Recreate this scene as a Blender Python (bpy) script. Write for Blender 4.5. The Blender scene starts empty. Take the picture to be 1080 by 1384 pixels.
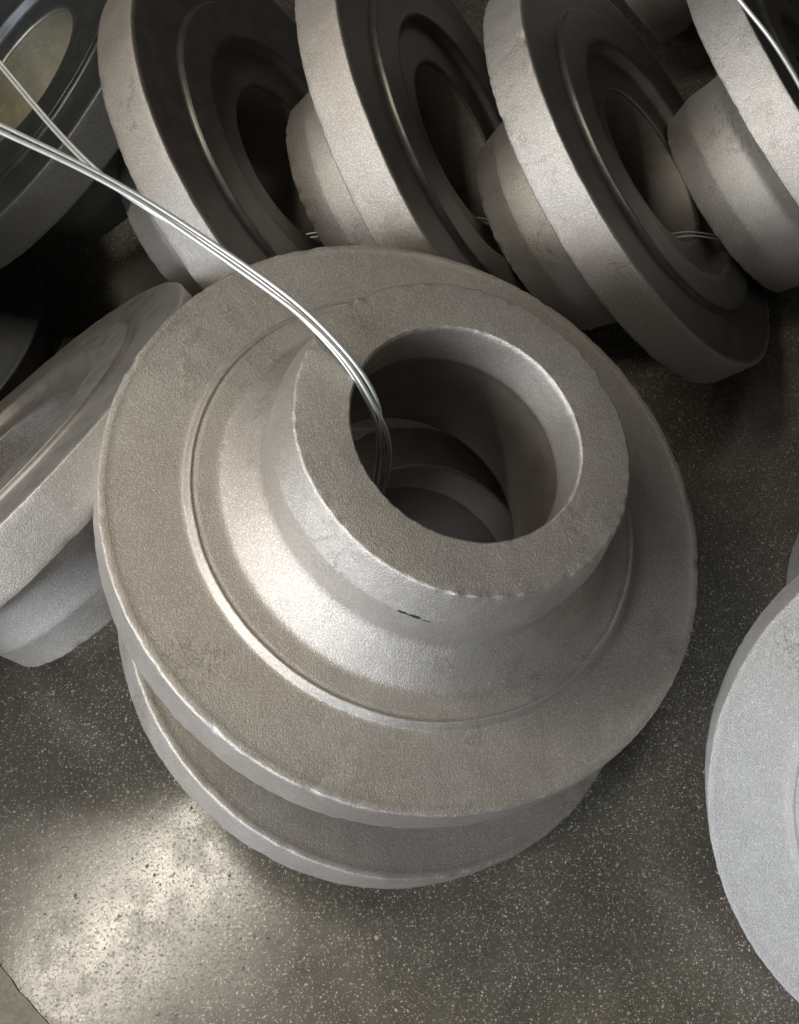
import bpy, math, random
import numpy as np
from mathutils import Vector, Matrix, noise
R = 0.16                                   # flange radius of every casting, metres
D = bpy.data
S = bpy.context.scene
C = S.collection

# ------------------------------------------------------------------ camera
cd = D.cameras.new('camera'); cam = D.objects.new('camera', cd); C.objects.link(cam)
F = 1400.0; PW, PH = 1080, 1384            # focal length and size of the photograph in pixels
cd.sensor_fit = 'VERTICAL'; cd.sensor_height = 36.0; cd.lens = 36.0 * F / PH
cd.clip_start = 0.02; cd.clip_end = 60
nf = np.array([-0.02910235663560579, -0.5270315610068428, -0.8493472708739015])
CAMH = 4.048832530240129
X_ = np.array([1, 0, 0]) - nf[0] * nf; X_ /= np.linalg.norm(X_)
Y_ = np.cross(nf, X_)
M_ = np.array([X_, Y_, nf])                # photo axes (right, down, forward) -> world
r_, d_, f_ = M_ @ [1, 0, 0], M_ @ [0, 1, 0], M_ @ [0, 0, 1]
cam.matrix_world = Matrix([[r_[i], -d_[i], -f_[i], (0, 0, CAMH * R)[i]] for i in range(3)] + [[0, 0, 0, 1]])
S.camera = cam

def at(px, py, depth):
    """point seen at photo pixel (px,py), depth in flange radii"""
    p = M_ @ (np.array([(px - PW / 2) / F, (py - PH / 2) / F, 1.0]) * depth)
    return Vector((p[0] * R, p[1] * R, (p[2] + CAMH) * R))
def onfloor(px, py, z=0.0):
    d = M_ @ np.array([(px - PW / 2) / F, (py - PH / 2) / F, 1.0])
    t = (z - CAMH * R) / d[2]
    return Vector((d[0] * t, d[1] * t, z))

# ------------------------------------------------------------------ light
w = D.worlds.new('World'); S.world = w; w.use_nodes = True
bg = w.node_tree.nodes['Background']; bg.inputs[0].default_value = (0.92, 0.88, 0.84, 1); bg.inputs[1].default_value = 0.055
def area(name, loc, target, sx, sy, power, col, roll=0.0):
    l = D.lights.new(name, 'AREA'); l.shape = 'RECTANGLE'; l.size = sx; l.size_y = sy
    l.energy = power; l.color = col
    o = D.objects.new(name, l); C.objects.link(o); o.location = loc
    q = (Vector(target) - Vector(loc)).to_track_quat('-Z', 'Y')
    o.rotation_euler = q.to_euler()
    if roll: o.rotation_euler = (q @ Matrix.Rotation(roll, 3, 'Z').to_quaternion()).to_euler()
    return o
# narrow lamp hanging over the pile: the streak mirrored in the floor
hl = area('hanging_lamp', (-0.465, 0.34, 1.12), (-0.42, 0.36, 0), 0.045, 0.46, 6.0, (1.0, 0.92, 0.78))
hl.rotation_euler = (0, 0, math.radians(-42))
# warm hall lamp further to the left
area('hall_lamp', (-0.85, -0.40, 0.90), (0.0, 0.35, 0.1), 0.35, 0.35, 9.0, (1.0, 0.93, 0.82))
# tall cool windows behind the photographer, to the left and in front
area('hall_window', (-2.4, -2.3, 1.5), (0.0, 0.3, 0.1), 2.2, 1.8, 175, (0.80, 0.885, 1.0))
S.view_settings.view_transform = 'Standard'; S.view_settings.look = 'None'
S.view_settings.exposure = 0.0; S.view_settings.gamma = 1.0
S.cycles.max_bounces = 6

# ------------------------------------------------------------------ materials
class NT:
    def __init__(s, name):
        s.m = D.materials.new(name); s.m.use_nodes = True; s.t = s.m.node_tree
        s.b = s.t.nodes['Principled BSDF']
    def n(s, typ, **kw):
        x = s.t.nodes.new(typ)
        for k, v in kw.items():
            if k in x.inputs: x.inputs[k].default_value = v
            else: setattr(x, k, v)
        return x
    def l(s, a, b): s.t.links.new(a, b)
    def noise(s, co, scale, detail=4, rough=0.55, dist=0.0):
        x = s.n('ShaderNodeTexNoise', Scale=scale, Detail=detail, Roughness=rough, Distortion=dist)
        s.l(co, x.inputs['Vector']); return x.outputs['Fac']
    def ramp(s, v, pts):
        x = s.n('ShaderNodeValToRGB'); e = x.color_ramp.elements
        while len(e) < len(pts): e.new(0.5)
        for k, (p, c) in enumerate(pts):
            e[k].position = p; e[k].color = (c, c, c, 1) if isinstance(c, (int, float)) else (*c, 1)
        s.l(v, x.inputs[0]); return x.outputs[0]
    def mix(s, fac, a, b, mode='MIX'):
        x = s.n('ShaderNodeMix', data_type='RGBA', blend_type=mode)
        for sock, v in ((x.inputs[0], fac), (x.inputs[6], a), (x.inputs[7], b)):
            if hasattr(v, 'links'): s.l(v, sock)
            elif isinstance(v, (int, float)): sock.default_value = v
            else: sock.default_value = (*v, 1)
        return x.outputs[2]
    def math(s, op, a, b=0.0):
        x = s.n('ShaderNodeMath', operation=op)
        for k, v in ((0, a), (1, b)):
            if hasattr(v, 'links'): s.l(v, x.inputs[k])
            else: x.inputs[k].default_value = v
        return x.outputs[0]
    def bump(s, h, strength, dist, prev=None):
        x = s.n('ShaderNodeBump', Strength=strength, Distance=dist); s.l(h, x.inputs['Height'])
        if prev: s.l(prev, x.inputs['Normal'])
        return x.outputs[0]

def blob(t, co, centre, size, sharp=0.25):
    """mask of a small mark of its own shape at one spot of the casting"""
    a = t.n('ShaderNodeVectorMath', operation='SUBTRACT'); t.l(co, a.inputs[0]); a.inputs[1].default_value = centre
    nz = t.n('ShaderNodeTexNoise', Scale=1.2 / max(size), Detail=3); t.l(co, nz.inputs['Vector'])
    b = t.n('ShaderNodeVectorMath', operation='DIVIDE'); t.l(a.outputs[0], b.inputs[0]); b.inputs[1].default_value = size
    c = t.n('ShaderNodeVectorMath', operation='LENGTH'); t.l(b.outputs[0], c.inputs[0])
    return t.ramp(t.math('ADD', c.outputs['Value'], t.math('MULTIPLY', t.math('SUBTRACT', nz.outputs['Fac'], 0.5), 1.1)), [(0.55, 1.0), (0.55 + sharp, 0.0)])
def cast_iron(name, tint=(1, 1, 1), metal=0.74, rough=0.45, grain=1.0, bright=1.0, marks=(), red=False, backs=(0.11, 0.18), inside=(0.12, 0.21), warm=(1.0, 0.93, 0.86), back_rough=0.40):
    t = NT(name); co0 = t.n('ShaderNodeTexCoord').outputs['Object']
    oi = t.n('ShaderNodeObjectInfo')
    add = t.n('ShaderNodeVectorMath', operation='ADD'); t.l(co0, add.inputs[0])
    par = t.n('ShaderNodeAttribute', attribute_name='casting_offset', attribute_type='OBJECT'); t.l(par.outputs['Vector'], add.inputs[1])
    co = add.outputs[0]
    big = t.noise(co, 9, 5, 0.6); mid = t.noise(co, 70, 6, 0.7); fine = t.noise(co, 1150, 3, 0.75); shot = t.noise(co, 2300, 2, 0.6)
    def g(v, d=(1, 1, 1)): return tuple(v * bright * c * k for c, k in zip(tint, d))
    col = t.mix(t.ramp(mid, [(0.25, 0.2), (0.75, 0.8)]), g(0.38), g(0.50))
    col = t.mix(t.ramp(big, [(0.40, 0.0), (0.62, 0.5)]), col, g(0.35, (1.08, 0.99, 0.90)))
    # forging scale left in flakes with clear edges
    fl = t.n('ShaderNodeTexNoise', Scale=46, Detail=8, Roughness=0.68, Distortion=0.5); t.l(co, fl.inputs['Vector'])
    flake = t.math('MULTIPLY', t.ramp(fl.outputs['Fac'], [(0.545, 0.0), (0.565, 1.0)]), t.ramp(t.noise(co, 8, 3), [(0.50, 0.0), (0.60, 1.0)]))
    col = t.mix(t.math('MULTIPLY', flake, 0.32), col, g(0.27, (1.06, 0.97, 0.88)))
    # bright grains left by shot blasting, dark pores
    col = t.mix(t.ramp(fine, [(0.50, 0.0), (0.68, 0.65)]), col, g(0.78))
    col = t.mix(t.ramp(shot, [(0.30, 0.55), (0.42, 0.0)]), col, g(0.15))
    # scattered scuffs and hairline scratches, dark and bright
    v = t.n('ShaderNodeTexNoise', Scale=30, Detail=8, Roughness=0.72, Distortion=1.8); t.l(co, v.inputs['Vector'])
    ridge = t.math('ABSOLUTE', t.math('SUBTRACT', v.outputs['Fac'], 0.5))
    gate = t.ramp(t.noise(co, 15, 3), [(0.60, 0.0), (0.66, 1.0)])
    scuff = t.math('MULTIPLY', t.ramp(ridge, [(0.0, 1.0), (0.013, 0.0)]), gate)
    gate2 = t.ramp(t.noise(co, 19, 3), [(0.34, 1.0), (0.40, 0.0)])
    scr = t.math('MULTIPLY', t.ramp(ridge, [(0.0, 1.0), (0.008, 0.0)]), gate2)
    col = t.mix(t.math('MULTIPLY', scuff, 0.75), col, (0.06, 0.05, 0.045))
    col = t.mix(t.math('MULTIPLY', scr, 0.7), col, g(0.85))
    # the back is smooth, darker rolled skin; only the hub side and rim were blasted
    sep = t.n('ShaderNodeSeparateXYZ'); t.l(co0, sep.inputs[0])
    sx = t.math('MULTIPLY', sep.outputs[0], sep.outputs[0]); sy = t.math('MULTIPLY', sep.outputs[1], sep.outputs[1])
    rad = t.math('SQRT', t.math('ADD', sx, sy))
    back = t.math('MULTIPLY', t.ramp(t.math('MULTIPLY', sep.outputs[2], 100.0), [(0.05, 1.0), (0.12, 0.0)]), t.ramp(rad, [(0.1565, 1.0), (0.1590, 0.0)]))
    dish = t.math('MULTIPLY', t.ramp(t.math('MULTIPLY', sep.outputs[2], 50.0), [(0.31, 1.0), (0.36, 0.0)]), t.ramp(rad, [(0.0940, 1.0), (0.0955, 0.0)]))
    back = t.math('MAXIMUM', back, dish)
    col = t.mix(back, col, t.mix(t.ramp(mid, [(0.3, 0.0), (0.7, 1.0)]), g(backs[0]), g(backs[1])))
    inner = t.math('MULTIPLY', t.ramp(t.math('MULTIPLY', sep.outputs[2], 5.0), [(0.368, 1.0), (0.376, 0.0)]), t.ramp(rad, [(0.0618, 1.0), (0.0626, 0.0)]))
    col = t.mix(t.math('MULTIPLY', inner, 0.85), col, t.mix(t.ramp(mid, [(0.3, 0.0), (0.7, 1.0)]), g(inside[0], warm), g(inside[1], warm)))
    if red:
        edge = t.math('MULTIPLY', t.ramp(t.math('ABSOLUTE', t.math('SUBTRACT', rad, 0.1585)), [(0.0008, 1.0), (0.0022, 0.0)]), t.ramp(t.noise(co, 48, 2), [(0.70, 0.0), (0.74, 0.5)]))
        col = t.mix(edge, col, (0.30, 0.07, 0.05))
    mk = None
    for c, sz in marks:
        b = blob(t, co0, c, sz); mk = b if mk is None else t.math('MAXIMUM', mk, b)
    if mk is not None: col = t.mix(mk, col, (0.05, 0.055, 0.06))
    t.l(col, t.b.inputs['Base Color'])
    m = t.mix(back, (metal,) * 3, (0.75,) * 3); t.l(m, t.b.inputs['Metallic'])
    rg = t.mix(back, t.ramp(mid, [(0.25, rough - 0.03), (0.75, rough + 0.05)]), t.ramp(mid, [(0.25, back_rough - 0.04), (0.75, back_rough + 0.08)]))
    t.l(rg, t.b.inputs['Roughness'])
    gs = t.math('SUBTRACT', 1.0, t.math('MULTIPLY', back, 0.75))
    def bumpv(h, strength, dist, prev=None):
        x = t.n('ShaderNodeBump', Distance=dist); t.l(h, x.inputs['Height']); t.l(t.math('MULTIPLY', gs, strength), x.inputs['Strength'])
        if prev: t.l(prev, x.inputs['Normal'])
        return x.outputs[0]
    n = t.bump(t.noise(co, 26, 3, 0.5), 0.12, 0.0012)
    n = bumpv(t.noise(co, 260, 4, 0.65), 0.20 * grain, 0.0005, n)
    n = bumpv(flake, 0.28, 0.0003, n)
    n = bumpv(fine, 0.60 * grain, 0.0005, n)
    n = bumpv(shot, 0.40 * grain, 0.0003, n)
    n = t.bump(scuff, -0.5, 0.0006, n)
    if mk is not None: n = t.bump(mk, -0.8, 0.0012, n)
    t.l(n, t.b.inputs['Normal'])
    return t.m
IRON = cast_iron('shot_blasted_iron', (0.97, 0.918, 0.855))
IRON_LIT_BACK = cast_iron('iron_painted_lit_back', (0.97, 0.918, 0.855), backs=(0.26, 0.36), inside=(0.24, 0.34), back_rough=0.5)  # same iron, light falling on the back and bore put into their colour
IRON_LIT_BORE = cast_iron('iron_painted_shade_lit_bore', (0.95, 1.0, 1.0), 0.6, 0.42, 0.8, 0.42, backs=(0.16, 0.26), inside=(1.2, 1.6), warm=(1.12, 0.98, 0.70))  # shade put into the body colour, lit bore wall painted pale and warm
IRON_SHADED = cast_iron('iron_painted_shade', (0.95, 1.0, 1.0), 0.6, 0.42, 0.8, 0.22)  # same iron darkened, deep shade of the gap put into its colour
IRON_BRIGHT = cast_iron('pale_blasted_iron', (1.0, 0.99, 0.975), 0.5, 0.48, 2.2, 1.12)

def floor_mat():
    t = NT('polished_concrete'); co = t.n('ShaderNodeTexCoord').outputs['Object']
    big = t.noise(co, 3.2, 6, 0.6); mid = t.noise(co, 24, 7, 0.65)
    col = t.mix(t.ramp(mid, [(0.3, 0.0), (0.7, 1.0)]), (0.048, 0.042, 0.032), (0.096, 0.086, 0.066))
    fn = t.noise(co, 560, 5, 0.8); col = t.mix(t.ramp(fn, [(0.34, 1.0), (0.47, 0.0)]), col, (0.025, 0.022, 0.018)); col = t.mix(t.ramp(fn, [(0.52, 0.0), (0.70, 0.75)]), col, (0.24, 0.22, 0.18))
    col = t.mix(t.ramp(big, [(0.35, 0.0), (0.7, 0.7)]), col, (0.095, 0.087, 0.072))
    # exposed aggregate: small pale chips of uneven size and density
    for sc, lim, c in ((420, 0.17, (0.50, 0.47, 0.40)), (760, 0.26, (0.42, 0.39, 0.33)), (270, 0.11, (0.52, 0.48, 0.40))):
        wob = t.n('ShaderNodeVectorMath', operation='ADD'); t.l(co, wob.inputs[0])
        nz = t.n('ShaderNodeTexNoise', Scale=sc * 1.7); t.l(co, nz.inputs['Vector'])
        sm = t.n('ShaderNodeVectorMath', operation='SCALE'); t.l(nz.outputs['Color'], sm.inputs[0]); sm.inputs['Scale'].default_value = 1.3 / sc
        t.l(sm.outputs[0], wob.inputs[1])
        v = t.n('ShaderNodeTexVoronoi', Scale=sc); t.l(wob.outputs[0], v.inputs['Vector'])
        keep = t.ramp(v.outputs['Color'], [(0.52, 0.0), (0.80, 1.0)])
        chip = t.math('MULTIPLY', t.ramp(v.outputs['Distance'], [(lim, 1.0), (lim + 0.10, 0.0)]), keep)
        chip = t.math('MULTIPLY', chip, t.ramp(big, [(0.3, 0.6), (0.6, 1.0)]))
        col = t.mix(chip, col, c)
    stain = t.math('MULTIPLY', t.ramp(t.noise(co, 5.5, 7, 0.7, 0.8), [(0.50, 0.0), (0.58, 1.0)]), 0.35)
    col = t.mix(stain, col, (0.045, 0.038, 0.030))
    for rz, thr in ((0.6, 0.735), (-0.9, 0.735), (1.9, 0.74)):
        vr = t.n('ShaderNodeVectorRotate', rotation_type='Z_AXIS'); t.l(co, vr.inputs['Vector']); vr.inputs['Angle'].default_value = rz
        mp = t.n('ShaderNodeMapping'); t.l(vr.outputs[0], mp.inputs['Vector']); mp.inputs['Scale'].default_value = (16, 520, 1)
        col = t.mix(t.math('MULTIPLY', t.ramp(t.noise(mp.outputs[0], 1.0, 2, 0.5), [(thr, 0.0), (thr + 0.02, 1.0)]), 0.4), col, (0.26, 0.24, 0.20))
    # black pits
    v = t.n('ShaderNodeTexVoronoi', Scale=170); t.l(wob.outputs[0], v.inputs['Vector'])
    pit = t.math('MULTIPLY', t.ramp(v.outputs['Distance'], [(0.13, 1.0), (0.22, 0.0)]), t.ramp(v.outputs['Color'], [(0.80, 0.0), (0.84, 0.8)]))
    v2 = t.n('ShaderNodeTexNoise', Scale=430, Detail=4, Roughness=0.7); t.l(co, v2.inputs['Vector'])
    speck = t.ramp(v2.outputs['Fac'], [(0.30, 1.0), (0.40, 0.0)])
    pit = t.math('MAXIMUM', pit, t.math('MULTIPLY', speck, 0.8))
    # hairline scratches
    ws = t.n('ShaderNodeTexNoise', Scale=7, Detail=2, Distortion=0.6); t.l(co, ws.inputs['Vector'])
    scr = t.ramp(t.math('ABSOLUTE', t.math('SUBTRACT', ws.outputs['Fac'], 0.5)), [(0.0, 1.0), (0.0016, 0.0)])
    col = t.mix(pit, col, (0.016, 0.014, 0.011))
    col = t.mix(t.math('MULTIPLY', scr, 0.0), col, (0.3, 0.29, 0.26))
    t.l(col, t.b.inputs['Base Color'])
    rg = t.ramp(t.noise(co, 16, 5, 0.6), [(0.3, 0.17), (0.72, 0.27)])
    dust = t.ramp(t.noise(co, 38, 8, 0.75), [(0.46, 0.0), (0.70, 1.0)])
    rg = t.mix(t.math('MULTIPLY', dust, 0.6), rg, (0.46, 0.46, 0.46))
    rg = t.mix(t.ramp(fn, [(0.36, 0.8), (0.46, 0.0)]), rg, (0.7, 0.7, 0.7))
    rg = t.mix(pit, rg, (0.8, 0.8, 0.8)); t.l(rg, t.b.inputs['Roughness'])
    t.b.inputs['IOR'].default_value = 1.62
    n = t.bump(t.noise(co, 8, 3), 0.12, 0.002)
    n = t.bump(t.noise(co, 300, 4, 0.65), 0.10, 0.0004, n)
    n = t.bump(pit, -0.6, 0.0008, n)
    t.l(n, t.b.inputs['Normal'])
    return t.m
def simple(name, col, rough=0.4, metal=0.0, sc=400, var=0.15, bs=0.2):
    t = NT(name); co = t.n('ShaderNodeTexCoord').outputs['Object']
    f = t.noise(co, sc, 4, 0.6)
    t.l(t.mix(f, tuple(c * (1 - var) for c in col), tuple(min(1, c * (1 + var)) for c in col)), t.b.inputs['Base Color'])
    t.b.inputs['Roughness'].default_value = rough; t.b.inputs['Metallic'].default_value = metal
    t.l(t.bump(f, bs, 0.0004), t.b.inputs['Normal']); return t.m
FLOOR = floor_mat()
WIRE = simple('galvanised_wire', (0.56, 0.57, 0.55), 0.38, 0.6, 260, 0.22, 0.25)
def sheet_mat():
    t = NT('scuffed_sheet'); co = t.n('ShaderNodeTexCoord').outputs['Object']
    v = t.n('ShaderNodeTexNoise', Scale=42, Detail=5, Roughness=0.6, Distortion=2.2); t.l(co, v.inputs['Vector'])
    ridge = t.math('ABSOLUTE', t.math('SUBTRACT', v.outputs['Fac'], 0.5))
    col = t.mix(t.noise(co, 90, 6, 0.7), (0.09, 0.08, 0.06), (0.17, 0.15, 0.115))
    col = t.mix(t.math('MULTIPLY', t.ramp(ridge, [(0.0, 1.0), (0.02, 0.0)]), 0.75), col, (0.05, 0.04, 0.03))
    t.l(col, t.b.inputs['Base Color']); t.b.inputs['Roughness'].default_value = 0.6
    t.l(t.bump(v.outputs['Fac'], 0.4, 0.001), t.b.inputs['Normal']); return t.m
SHEET = sheet_mat()

# ------------------------------------------------------------------ meshes
def meta(o, label=None, cat=None, group=None, kind=None):
    for k, v in (('label', label), ('category', cat), ('group', group), ('kind', kind)):
        if v: o[k] = v
    return o
def dense(pts, step):
    out = [pts[0]]
    for a, b in zip(pts, pts[1:]):
        n = max(1, int(math.ceil(math.dist(a, b) / step)))
        out += [(a[0] + (b[0] - a[0]) * k / n, a[1] + (b[1] - a[1]) * k / n) for k in range(1, n + 1)]
    return out
def arc(cx, cy, rad, a0, a1, n=8):
    return [(cx + rad * math.cos(math.radians(a0 + (a1 - a0) * k / n)), cy + rad * math.sin(math.radians(a0 + (a1 - a0) * k / n))) for k in range(n + 1)]
def bez(p0, p1, p2, p3, n=16):
    o = []
    for k in range(n + 1):
        t = k / n; u = 1 - t
        o.append(tuple(u**3 * p0[i] + 3 * u * u * t * p1[i] + 3 * u * t * t * p2[i] + t**3 * p3[i] for i in (0, 1)))
    return o
T, H = 0.191, 0.638
# profile in flange radii, (radius, height above the flange back)
HUB = ([(0.353, H - 0.001), (0.40, H), (0.46, H), (0.500, H - 0.001)] + arc(0.500, H - 0.010, 0.009, 80, 5, 4)
       + [(0.518, H - 0.05), (0.536, H - 0.120), (0.5395, H - 0.132), (0.5410, H - 0.140), (0.5405, H - 0.160), (0.5390, H - 0.22), (0.5385, 0.352), (0.5410, 0.337), (0.5480, 0.323), (0.5570, 0.311),
          (0.580, 0.2845), (0.600, 0.2600), (0.620, 0.2400), (0.634, 0.2275), (0.641, 0.2215), (0.647, 0.2180), (0.654, 0.2160), (0.664, 0.2155), (0.700, 0.2150), (0.720, 0.2148),
          (0.7255, 0.2120), (0.7295, 0.2120), (0.7335, 0.2175), (0.7370, 0.2188), (0.7405, 0.2165), (0.7475, 0.2030), (0.7530, 0.1950)])
FLANGE = ([(0.7530, 0.1950), (0.7555, 0.1925), (0.759, 0.1910), (0.768, 0.1905), (0.80, 0.1905), (0.86, 0.191), (0.93, 0.191), (0.968, 0.1915), (0.974, 0.1925),
           (0.980, 0.1935), (0.986, 0.1930)] + arc(0.992, 0.184, 0.009, 85, 8, 4)
          + [(1.002, 0.15), (1.004, 0.09), (1.004, 0.03)] + arc(0.997, 0.007, 0.007, -5, -85, 4) + [(0.985, -0.0005), (0.90, 0.0), (0.80, 0.0), (0.762, 0.0)])
BACK = ([(0.762, 0.0), (0.757, -0.002), (0.753, -0.006), (0.747, -0.017)] + arc(0.741, -0.017, 0.007, -20, -85, 4)
        + [(0.70, -0.0245), (0.60, -0.0245), (0.587, -0.0235), (0.578, -0.020), (0.570, -0.012), (0.562, 0.010), (0.552, 0.022), (0.535, 0.029), (0.50, 0.031), (0.44, 0.028), (0.40, 0.024), (0.390, 0.025), (0.384, 0.029), (0.381, 0.036)])
BORE = ([(0.381, 0.035), (0.380, 0.045), (0.377, 0.10), (0.368, 0.20), (0.359, 0.32), (0.354, 0.41), (0.352, 0.452), (0.3500, 0.462), (0.3475, 0.470), (0.3465, 0.48), (0.346, 0.52), (0.3455, 0.60), (0.346, H - 0.010), (0.3485, H - 0.004), (0.353, H - 0.001)])

def field(pts, seed):
    """cast surface unevenness, in flange radii, as a displacement along the radius and height"""
    out = np.empty((len(pts), 2))
    o = Vector((seed * 7.3, seed * 3.1, seed * 1.7))
    for i, p in enumerate(pts):
        v = Vector(p)
        a = noise.noise(v * 3.1 + o) * 0.0030 + noise.noise(v * 9.0 + o) * 0.0014 + noise.noise(v * 30.0 + o) * 0.0006
        b = noise.noise(v * 2.7 - o) * 0.0022 + noise.noise(v * 11.0 - o) * 0.0011
        out[i] = a, b
    return out
def sharpness(r, z):
    # 1 near an outer or inner edge where burrs and nicks sit
    e = 0.0
    for er, ez in ((1.0, T), (1.004, 0.0), (0.508, H), (0.3465, H)):
        e = max(e, max(0.0, 1 - math.hypot(r - er, z - ez) / 0.022))
    return e
def lathe(name, prof, seed, seg=288, step=0.03, nicks=1.0):
    pr = dense(prof, step); n = len(pr)
    vs = []
    o = Vector((seed * 5.1, -seed * 2.3, seed))
    for j in range(seg):
        a = 2 * math.pi * j / seg; ca, sa = math.cos(a), math.sin(a)
        for (r, z) in pr:
            vs.append((r * ca, r * sa, z))
    dsp = field(vs, seed)
    out = []
    for i, v in enumerate(vs):
        r, z = pr[i % n]; j = i // n; a = 2 * math.pi * j / seg
        dr, dz = dsp[i]
        e = sharpness(r, z) * nicks
        if e > 0:
            q = Vector((math.cos(a) * r * 14, math.sin(a) * r * 14, z * 14)) + o
            k = noise.noise(q); k2 = noise.noise(q * 2.7); k3 = noise.noise(q * 0.35)
            chip = (-max(0.0, k - 0.42) * 0.020 - max(0.0, k2 - 0.45) * 0.012) * (1.0 if r > 0.45 else 0.25) + k2 * 0.0022 + k * 0.0012 + noise.noise(q * 2.3) * max(0.0, noise.noise(q * 0.4) + 0.25) * (0.012 if 0.45 < r < 0.6 else 0.004)
            sg = 1 if r > 0.45 else -1
            dr += sg * chip * e; dz += chip * 0.8 * e * (1 if z > 0.1 else -1)
        rr = r + dr
        out.append((rr * math.cos(a) * R, rr * math.sin(a) * R, (z + dz) * R))
    fs = []
    for j in range(seg):
        k = (j + 1) % seg
        for i in range(n - 1):
            fs.append((j * n + i, j * n + i + 1, k * n + i + 1, k * n + i))
    me = D.meshes.new(name); me.from_pydata(out, [], fs); me.update()
    import bmesh as _b
    bm = _b.new(); bm.from_mesh(me)
    me.polygons.foreach_set('use_smooth', [True] * len(me.polygons))
    bm.free()
    return me
PARTS = (('hub', HUB), ('flange', FLANGE), ('back_boss', BACK), ('bore', BORE))
def casting_meshes(seed, seg, step):
    return [(nm, lathe(nm, list(reversed(p)), seed, seg, step)) for nm, p in PARTS]
def casting(label, pos, axis, meshes, mat, spin=0.0, group=None):
    e = D.objects.new('pulley_casting', None); C.objects.link(e); e.empty_display_size = 0.05
    z = Vector(axis).normalized(); q = z.to_track_quat('Z', 'Y') @ Matrix.Rotation(spin, 3, 'Z').to_quaternion()
    e.rotation_mode = 'QUATERNION'; e.rotation_quaternion = q; e.location = Vector(pos) * R
    meta(e, label, 'pulley casting', group)
    for nm, me in meshes:
        o = D.objects.new(nm, me); C.objects.link(o); o.parent = e
        if not me.materials: me.materials.append(mat)
        o.material_slots[0].link = 'OBJECT'; o.material_slots[0].material = mat
        o['casting_offset'] = [pos[0] * 1.7, pos[1] * 2.3, pos[2] * 3.1]
    return e

# ------------------------------------------------------------------ setting
def grid(name, x0, x1, y0, y1, mat):
    me = D.meshes.new(name); me.from_pydata([(x0, y0, 0), (x1, y0, 0), (x1, y1, 0), (x0, y1, 0)], [], [(0, 1, 2, 3)])
    me.materials.append(mat); o = D.objects.new(name, me); C.objects.link(o); return o
meta(grid('floor', -12, 12, -10, 14, FLOOR), kind='structure')

# ------------------------------------------------------------------ castings
mA = casting_meshes(1, 480, 0.016); mB = casting_meshes(2, 384, 0.02); mC = casting_meshes(3, 320, 0.025); mD = casting_meshes(4, 320, 0.025)
GRP = 'castings in the leaning row behind'
def pose(x, y, depth, th, ph):
    """casting pose read off the photograph: centre pixel / 100, depth in radii, axis angles -> world"""
    c = M_ @ (np.array([(x * 100 - PW / 2) / F, (y * 100 - PH / 2) / F, 1.0]) * depth); c[2] += CAMH
    n = M_ @ np.array([math.sin(th) * math.cos(ph), math.sin(th) * math.sin(ph), -math.cos(th)])
    return tuple(c), tuple(n)
MP, MN = (-0.072, 1.815, 1.066), (0.313, -0.1, 0.944)
mq = Vector(MN).normalized().to_track_quat('Z', 'Y') @ Matrix.Rotation(0.4, 3, 'Z').to_quaternion()
def local_spot(px, py, rad, z):
    best = None
    for k in range(1440):
        a = 2 * math.pi * k / 1440; l = Vector((rad * math.cos(a), rad * math.sin(a), z)); wv = mq @ l + Vector(MP)
        p = M_.T @ (np.array(wv) - np.array([0, 0, CAMH])); u, v = F * p[0] / p[2] + PW / 2, F * p[1] / p[2] + PH / 2
        dd = (u - px) ** 2 + (v - py) ** 2
        if best is None or dd < best[0]: best = (dd, l * R)
    return tuple(best[1])
MARKS = [(local_spot(545, 825, 0.541, 0.50), (0.0036, 0.0036, 0.0016)), (local_spot(563, 828, 0.541, 0.50), (0.0046, 0.0046, 0.0017)), (local_spot(578, 832, 0.541, 0.495), (0.0030, 0.0030, 0.0008))]
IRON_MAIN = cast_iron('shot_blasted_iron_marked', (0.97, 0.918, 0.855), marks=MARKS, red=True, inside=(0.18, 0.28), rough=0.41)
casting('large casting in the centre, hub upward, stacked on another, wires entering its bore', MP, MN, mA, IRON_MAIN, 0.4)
casting('lower casting of the central pair, only its flange edge showing under the top one', (-0.183, 1.79, 0.367), (0.364, -0.074, 0.928), mB, IRON, 2.0)
casting('casting tipped on edge left of the central pair, hub pointing down to the floor', (-1.675, 2.262, 0.822), (0.585, -0.332, -0.74), mC, IRON_LIT_BACK, 0.3)
casting('leaning casting with blue-grey rim, left end of back row, dark round bore visible', (-0.548, 3.842, 0.895), (-0.831, -0.031, -0.555), mD, IRON, 1.3, GRP)
casting('leaning casting in the back row directly behind the top of the central pair', (0.214, 3.902, 0.935), (-0.846, 0.002, -0.533), mC, IRON, 2.2, GRP)
casting('leaning casting in back row whose lower rim reaches bare floor, chipped bright edge', (1.066, 3.772, 0.905), (-0.748, 0.006, -0.664), mB, IRON, 4.1, GRP)
casting('rightmost leaning casting of the back row with a bright rim and yellowish hub', (1.985, 4.065, 0.86), (-0.706, -0.054, -0.706), mD, IRON, 0.2, GRP)
casting('pale casting cut off by the right edge, tilted towards the viewer', (1.936, 0.998, 0.661), (-0.226, -0.624, 0.748), mB, IRON_BRIGHT, 1.0)
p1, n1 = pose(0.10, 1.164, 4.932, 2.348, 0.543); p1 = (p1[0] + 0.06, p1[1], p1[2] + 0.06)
casting('casting in the top left corner, shade in its colour, light painted inside its open bore', p1, n1, mD, IRON_LIT_BORE, 2.6)
casting('casting under the top left corner one, shade put into its near-black colour', (-2.92, 3.56, 0.01), (0.0, 0.0, 1.0), mC, IRON_SHADED, 5.0)
p2, n2 = pose(12.45, -2.5, 4.0, 0.55, -1.57)
casting('casting lying flat in the top right corner, only its lower rim in view', p2, n2, mC, IRON, 3.0)
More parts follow.
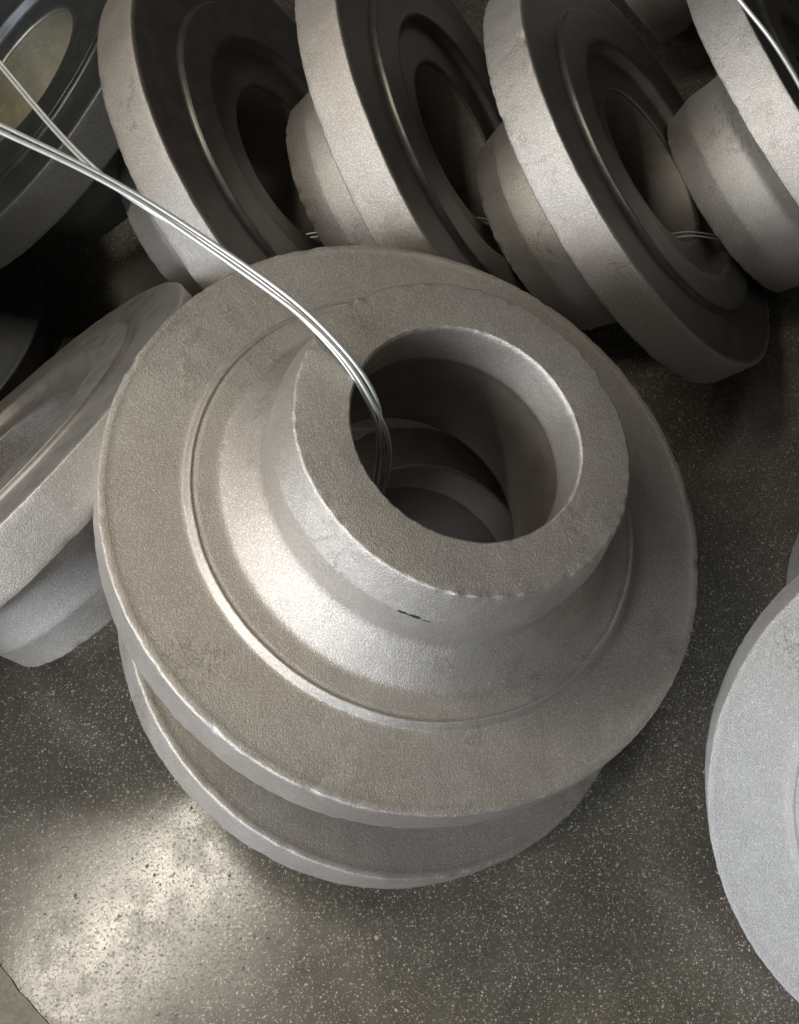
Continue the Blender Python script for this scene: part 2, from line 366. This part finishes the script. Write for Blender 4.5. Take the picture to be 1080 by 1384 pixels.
casting('casting above the back row, only its hub end peeking in at the top edge', (1.55, 6.0, 0.95), (-0.70, -0.25, -0.66), mD, IRON, 3.0)
casting('casting behind the pale one, a thin grey sliver of rim at the right edge', (2.53, 1.85, 0.02), (0.0, 0.0, 1.0), mC, IRON_BRIGHT, 2.0)

for k, lab in enumerate(('bottom', 'second', 'third', 'fourth', 'top')):  # stack out of view, added to keep light off the pile's upper left
    casting('%s casting of the unseen stack added left of the pile to shade it' % lab, (-3.3, 1.45, 0.03 + 0.672 * k), (0.02 * k - 0.04, 0.015, 1.0), mC if k % 2 else mD, IRON, k * 1.7)

# ------------------------------------------------------------------ wires
def wire(name, pts, rad, mat=WIRE):
    cu = D.curves.new(name, 'CURVE'); cu.dimensions = '3D'; cu.bevel_depth = rad; cu.bevel_resolution = 4; cu.resolution_u = 10
    sp = cu.splines.new('NURBS'); sp.points.add(len(pts) - 1); sp.order_u = 4; sp.use_endpoint_u = True
    for k, p in enumerate(pts): sp.points[k].co = (*p, 1)
    o = D.objects.new(name, cu); C.objects.link(o)
    dg = bpy.context.evaluated_depsgraph_get(); me = D.meshes.new_from_object(o.evaluated_get(dg))
    me.materials.clear(); me.materials.append(mat); me.polygons.foreach_set('use_smooth', [True] * len(me.polygons))
    D.objects.remove(o); o = D.objects.new(name, me); C.objects.link(o)
    return o
def strands(label, path, offs, rad, twist=0.0):
    e = D.objects.new('tie_wire', None); C.objects.link(e); e.location = path[0]
    meta(e, label, 'wire')
    for k, off in enumerate(offs):
        pts = []
        for i, p in enumerate(path):
            a = path[max(0, i - 1)]; b = path[min(len(path) - 1, i + 1)]
            t = (Vector(b) - Vector(a)).normalized()
            side = t.cross(Vector((0, 0, 1)));
            if side.length < 0.2: side = Vector((1, 0, 0))
            side.normalize(); up = side.cross(t)
            g = off[2] if len(off) > 2 else 0.0
            pts.append(Vector(p) + side * (off[0] + g * math.sin(i * 1.3)) + up * off[1] - Vector(path[0]))
        o = wire('strand', pts, rad); o.parent = e
    return e
MW = [(-260, 55, 2.55), (-120, 112, 2.62), (-20, 166, 2.68), (80, 210, 2.74), (180, 262, 2.80), (270, 322, 2.84), (345, 374, 2.86), (400, 414, 2.86), (445, 456, 2.85), (482, 498, 2.86),
      (508, 542, 2.90), (523, 590, 3.00), (522, 640, 3.14), (508, 690, 3.34), (500, 730, 3.6), (520, 760, 3.9)]
strands('pair of bright galvanised wires crossing from left edge into the central bore', [at(*p) for p in MW], [(0.00155, 0.0, 0.0004), (-0.00145, 0.0005, -0.0004)], 0.00110)
NW = [(-120, -60, 3.30), (-40, 40, 3.25), (10, 98, 3.2), (60, 160, 3.12), (112, 216, 3.02), (160, 258, 2.93), (240, 305, 2.90), (330, 366, 2.90), (395, 414, 2.89), (440, 458, 2.88), (476, 500, 2.89),
      (500, 545, 2.94), (515, 592, 3.05), (512, 640, 3.2), (500, 690, 3.4), (505, 760, 3.8)]
strands('thinner twin wire from upper left edge joining beneath the bright pair', [at(*p) for p in NW], [(0.0008, 0.0), (-0.0009, 0.0002)], 0.0008)
TR = [(900, -110, 3.75), (960, -50, 3.75), (1000, 2, 3.75), (1035, 42, 3.75), (1062, 82, 3.78), (1090, 130, 3.82), (1120, 200, 3.9)]
strands('dull grey wire curving down beside the top right casting', [at(*p) for p in TR], [(0.0, 0.0)], 0.0013)
row = [((-0.548, 3.842, 0.895), (-0.831, -0.031, -0.555)), ((0.214, 3.902, 0.935), (-0.846, 0.002, -0.533)), ((1.066, 3.772, 0.905), (-0.748, 0.006, -0.664)), ((1.985, 4.065, 0.86), (-0.706, -0.054, -0.706))]
rp = []
for c, n in row:
    c = Vector(c); n = Vector(n).normalized(); dn = (Vector((0, 0, -1)) + n * n.z).normalized()
    fr = (Vector((0, -1, 0)) + n * n.y).normalized(); o = (dn * 0.6 + fr * 0.8).normalized() * 0.30
    rp += [(c + n * 0.62 + o) * R, (c + n * 0.30 + o) * R, (c + o) * R]
rp = [rp[0] + Vector((-0.05, 0, -0.04))] + rp + [rp[-1] + Vector((0.08, 0, 0))]
strands('thin twin wire threaded through the bores of the leaning back row', rp, [(0.0022, 0.0), (-0.0022, 0.0)], 0.0007)

# ------------------------------------------------------------------ scuffed sheet in the bottom left corner
c0, c1, c2, c3 = [onfloor(*p) for p in ((-22, 1275), (72, 1392), (-30, 1560), (-160, 1400))]
edge = []
for a, b in ((c0, c1), (c1, c2), (c2, c3), (c3, c0)):
    for k in range(24):
        p = a.lerp(b, k / 24); q = noise.noise(p * 90) * 0.0012 + noise.noise(p * 28) * 0.0022
        nrm = (b - a).normalized().cross(Vector((0, 0, 1))); edge.append(p + nrm * q)
n = len(edge); th = 0.0022
vs = [tuple(p + Vector((0, 0, 0.0002))) for p in edge] + [tuple(p + Vector((0, 0, th))) for p in edge]
fs = [tuple(range(n, 2 * n)), tuple(reversed(range(n)))] + [(k, (k + 1) % n, n + (k + 1) % n, n + k) for k in range(n)]
me = D.meshes.new('sheet_offcut'); me.from_pydata(vs, [], fs); me.materials.append(SHEET)
import bmesh
bm = bmesh.new(); bm.from_mesh(me); bmesh.ops.recalc_face_normals(bm, faces=bm.faces); bm.to_mesh(me); bm.free()
meta(C.objects.link(D.objects.new('sheet_offcut', me)) or D.objects['sheet_offcut'], 'scuffed grey-brown sheet corner lying on the floor at bottom left', 'sheet')
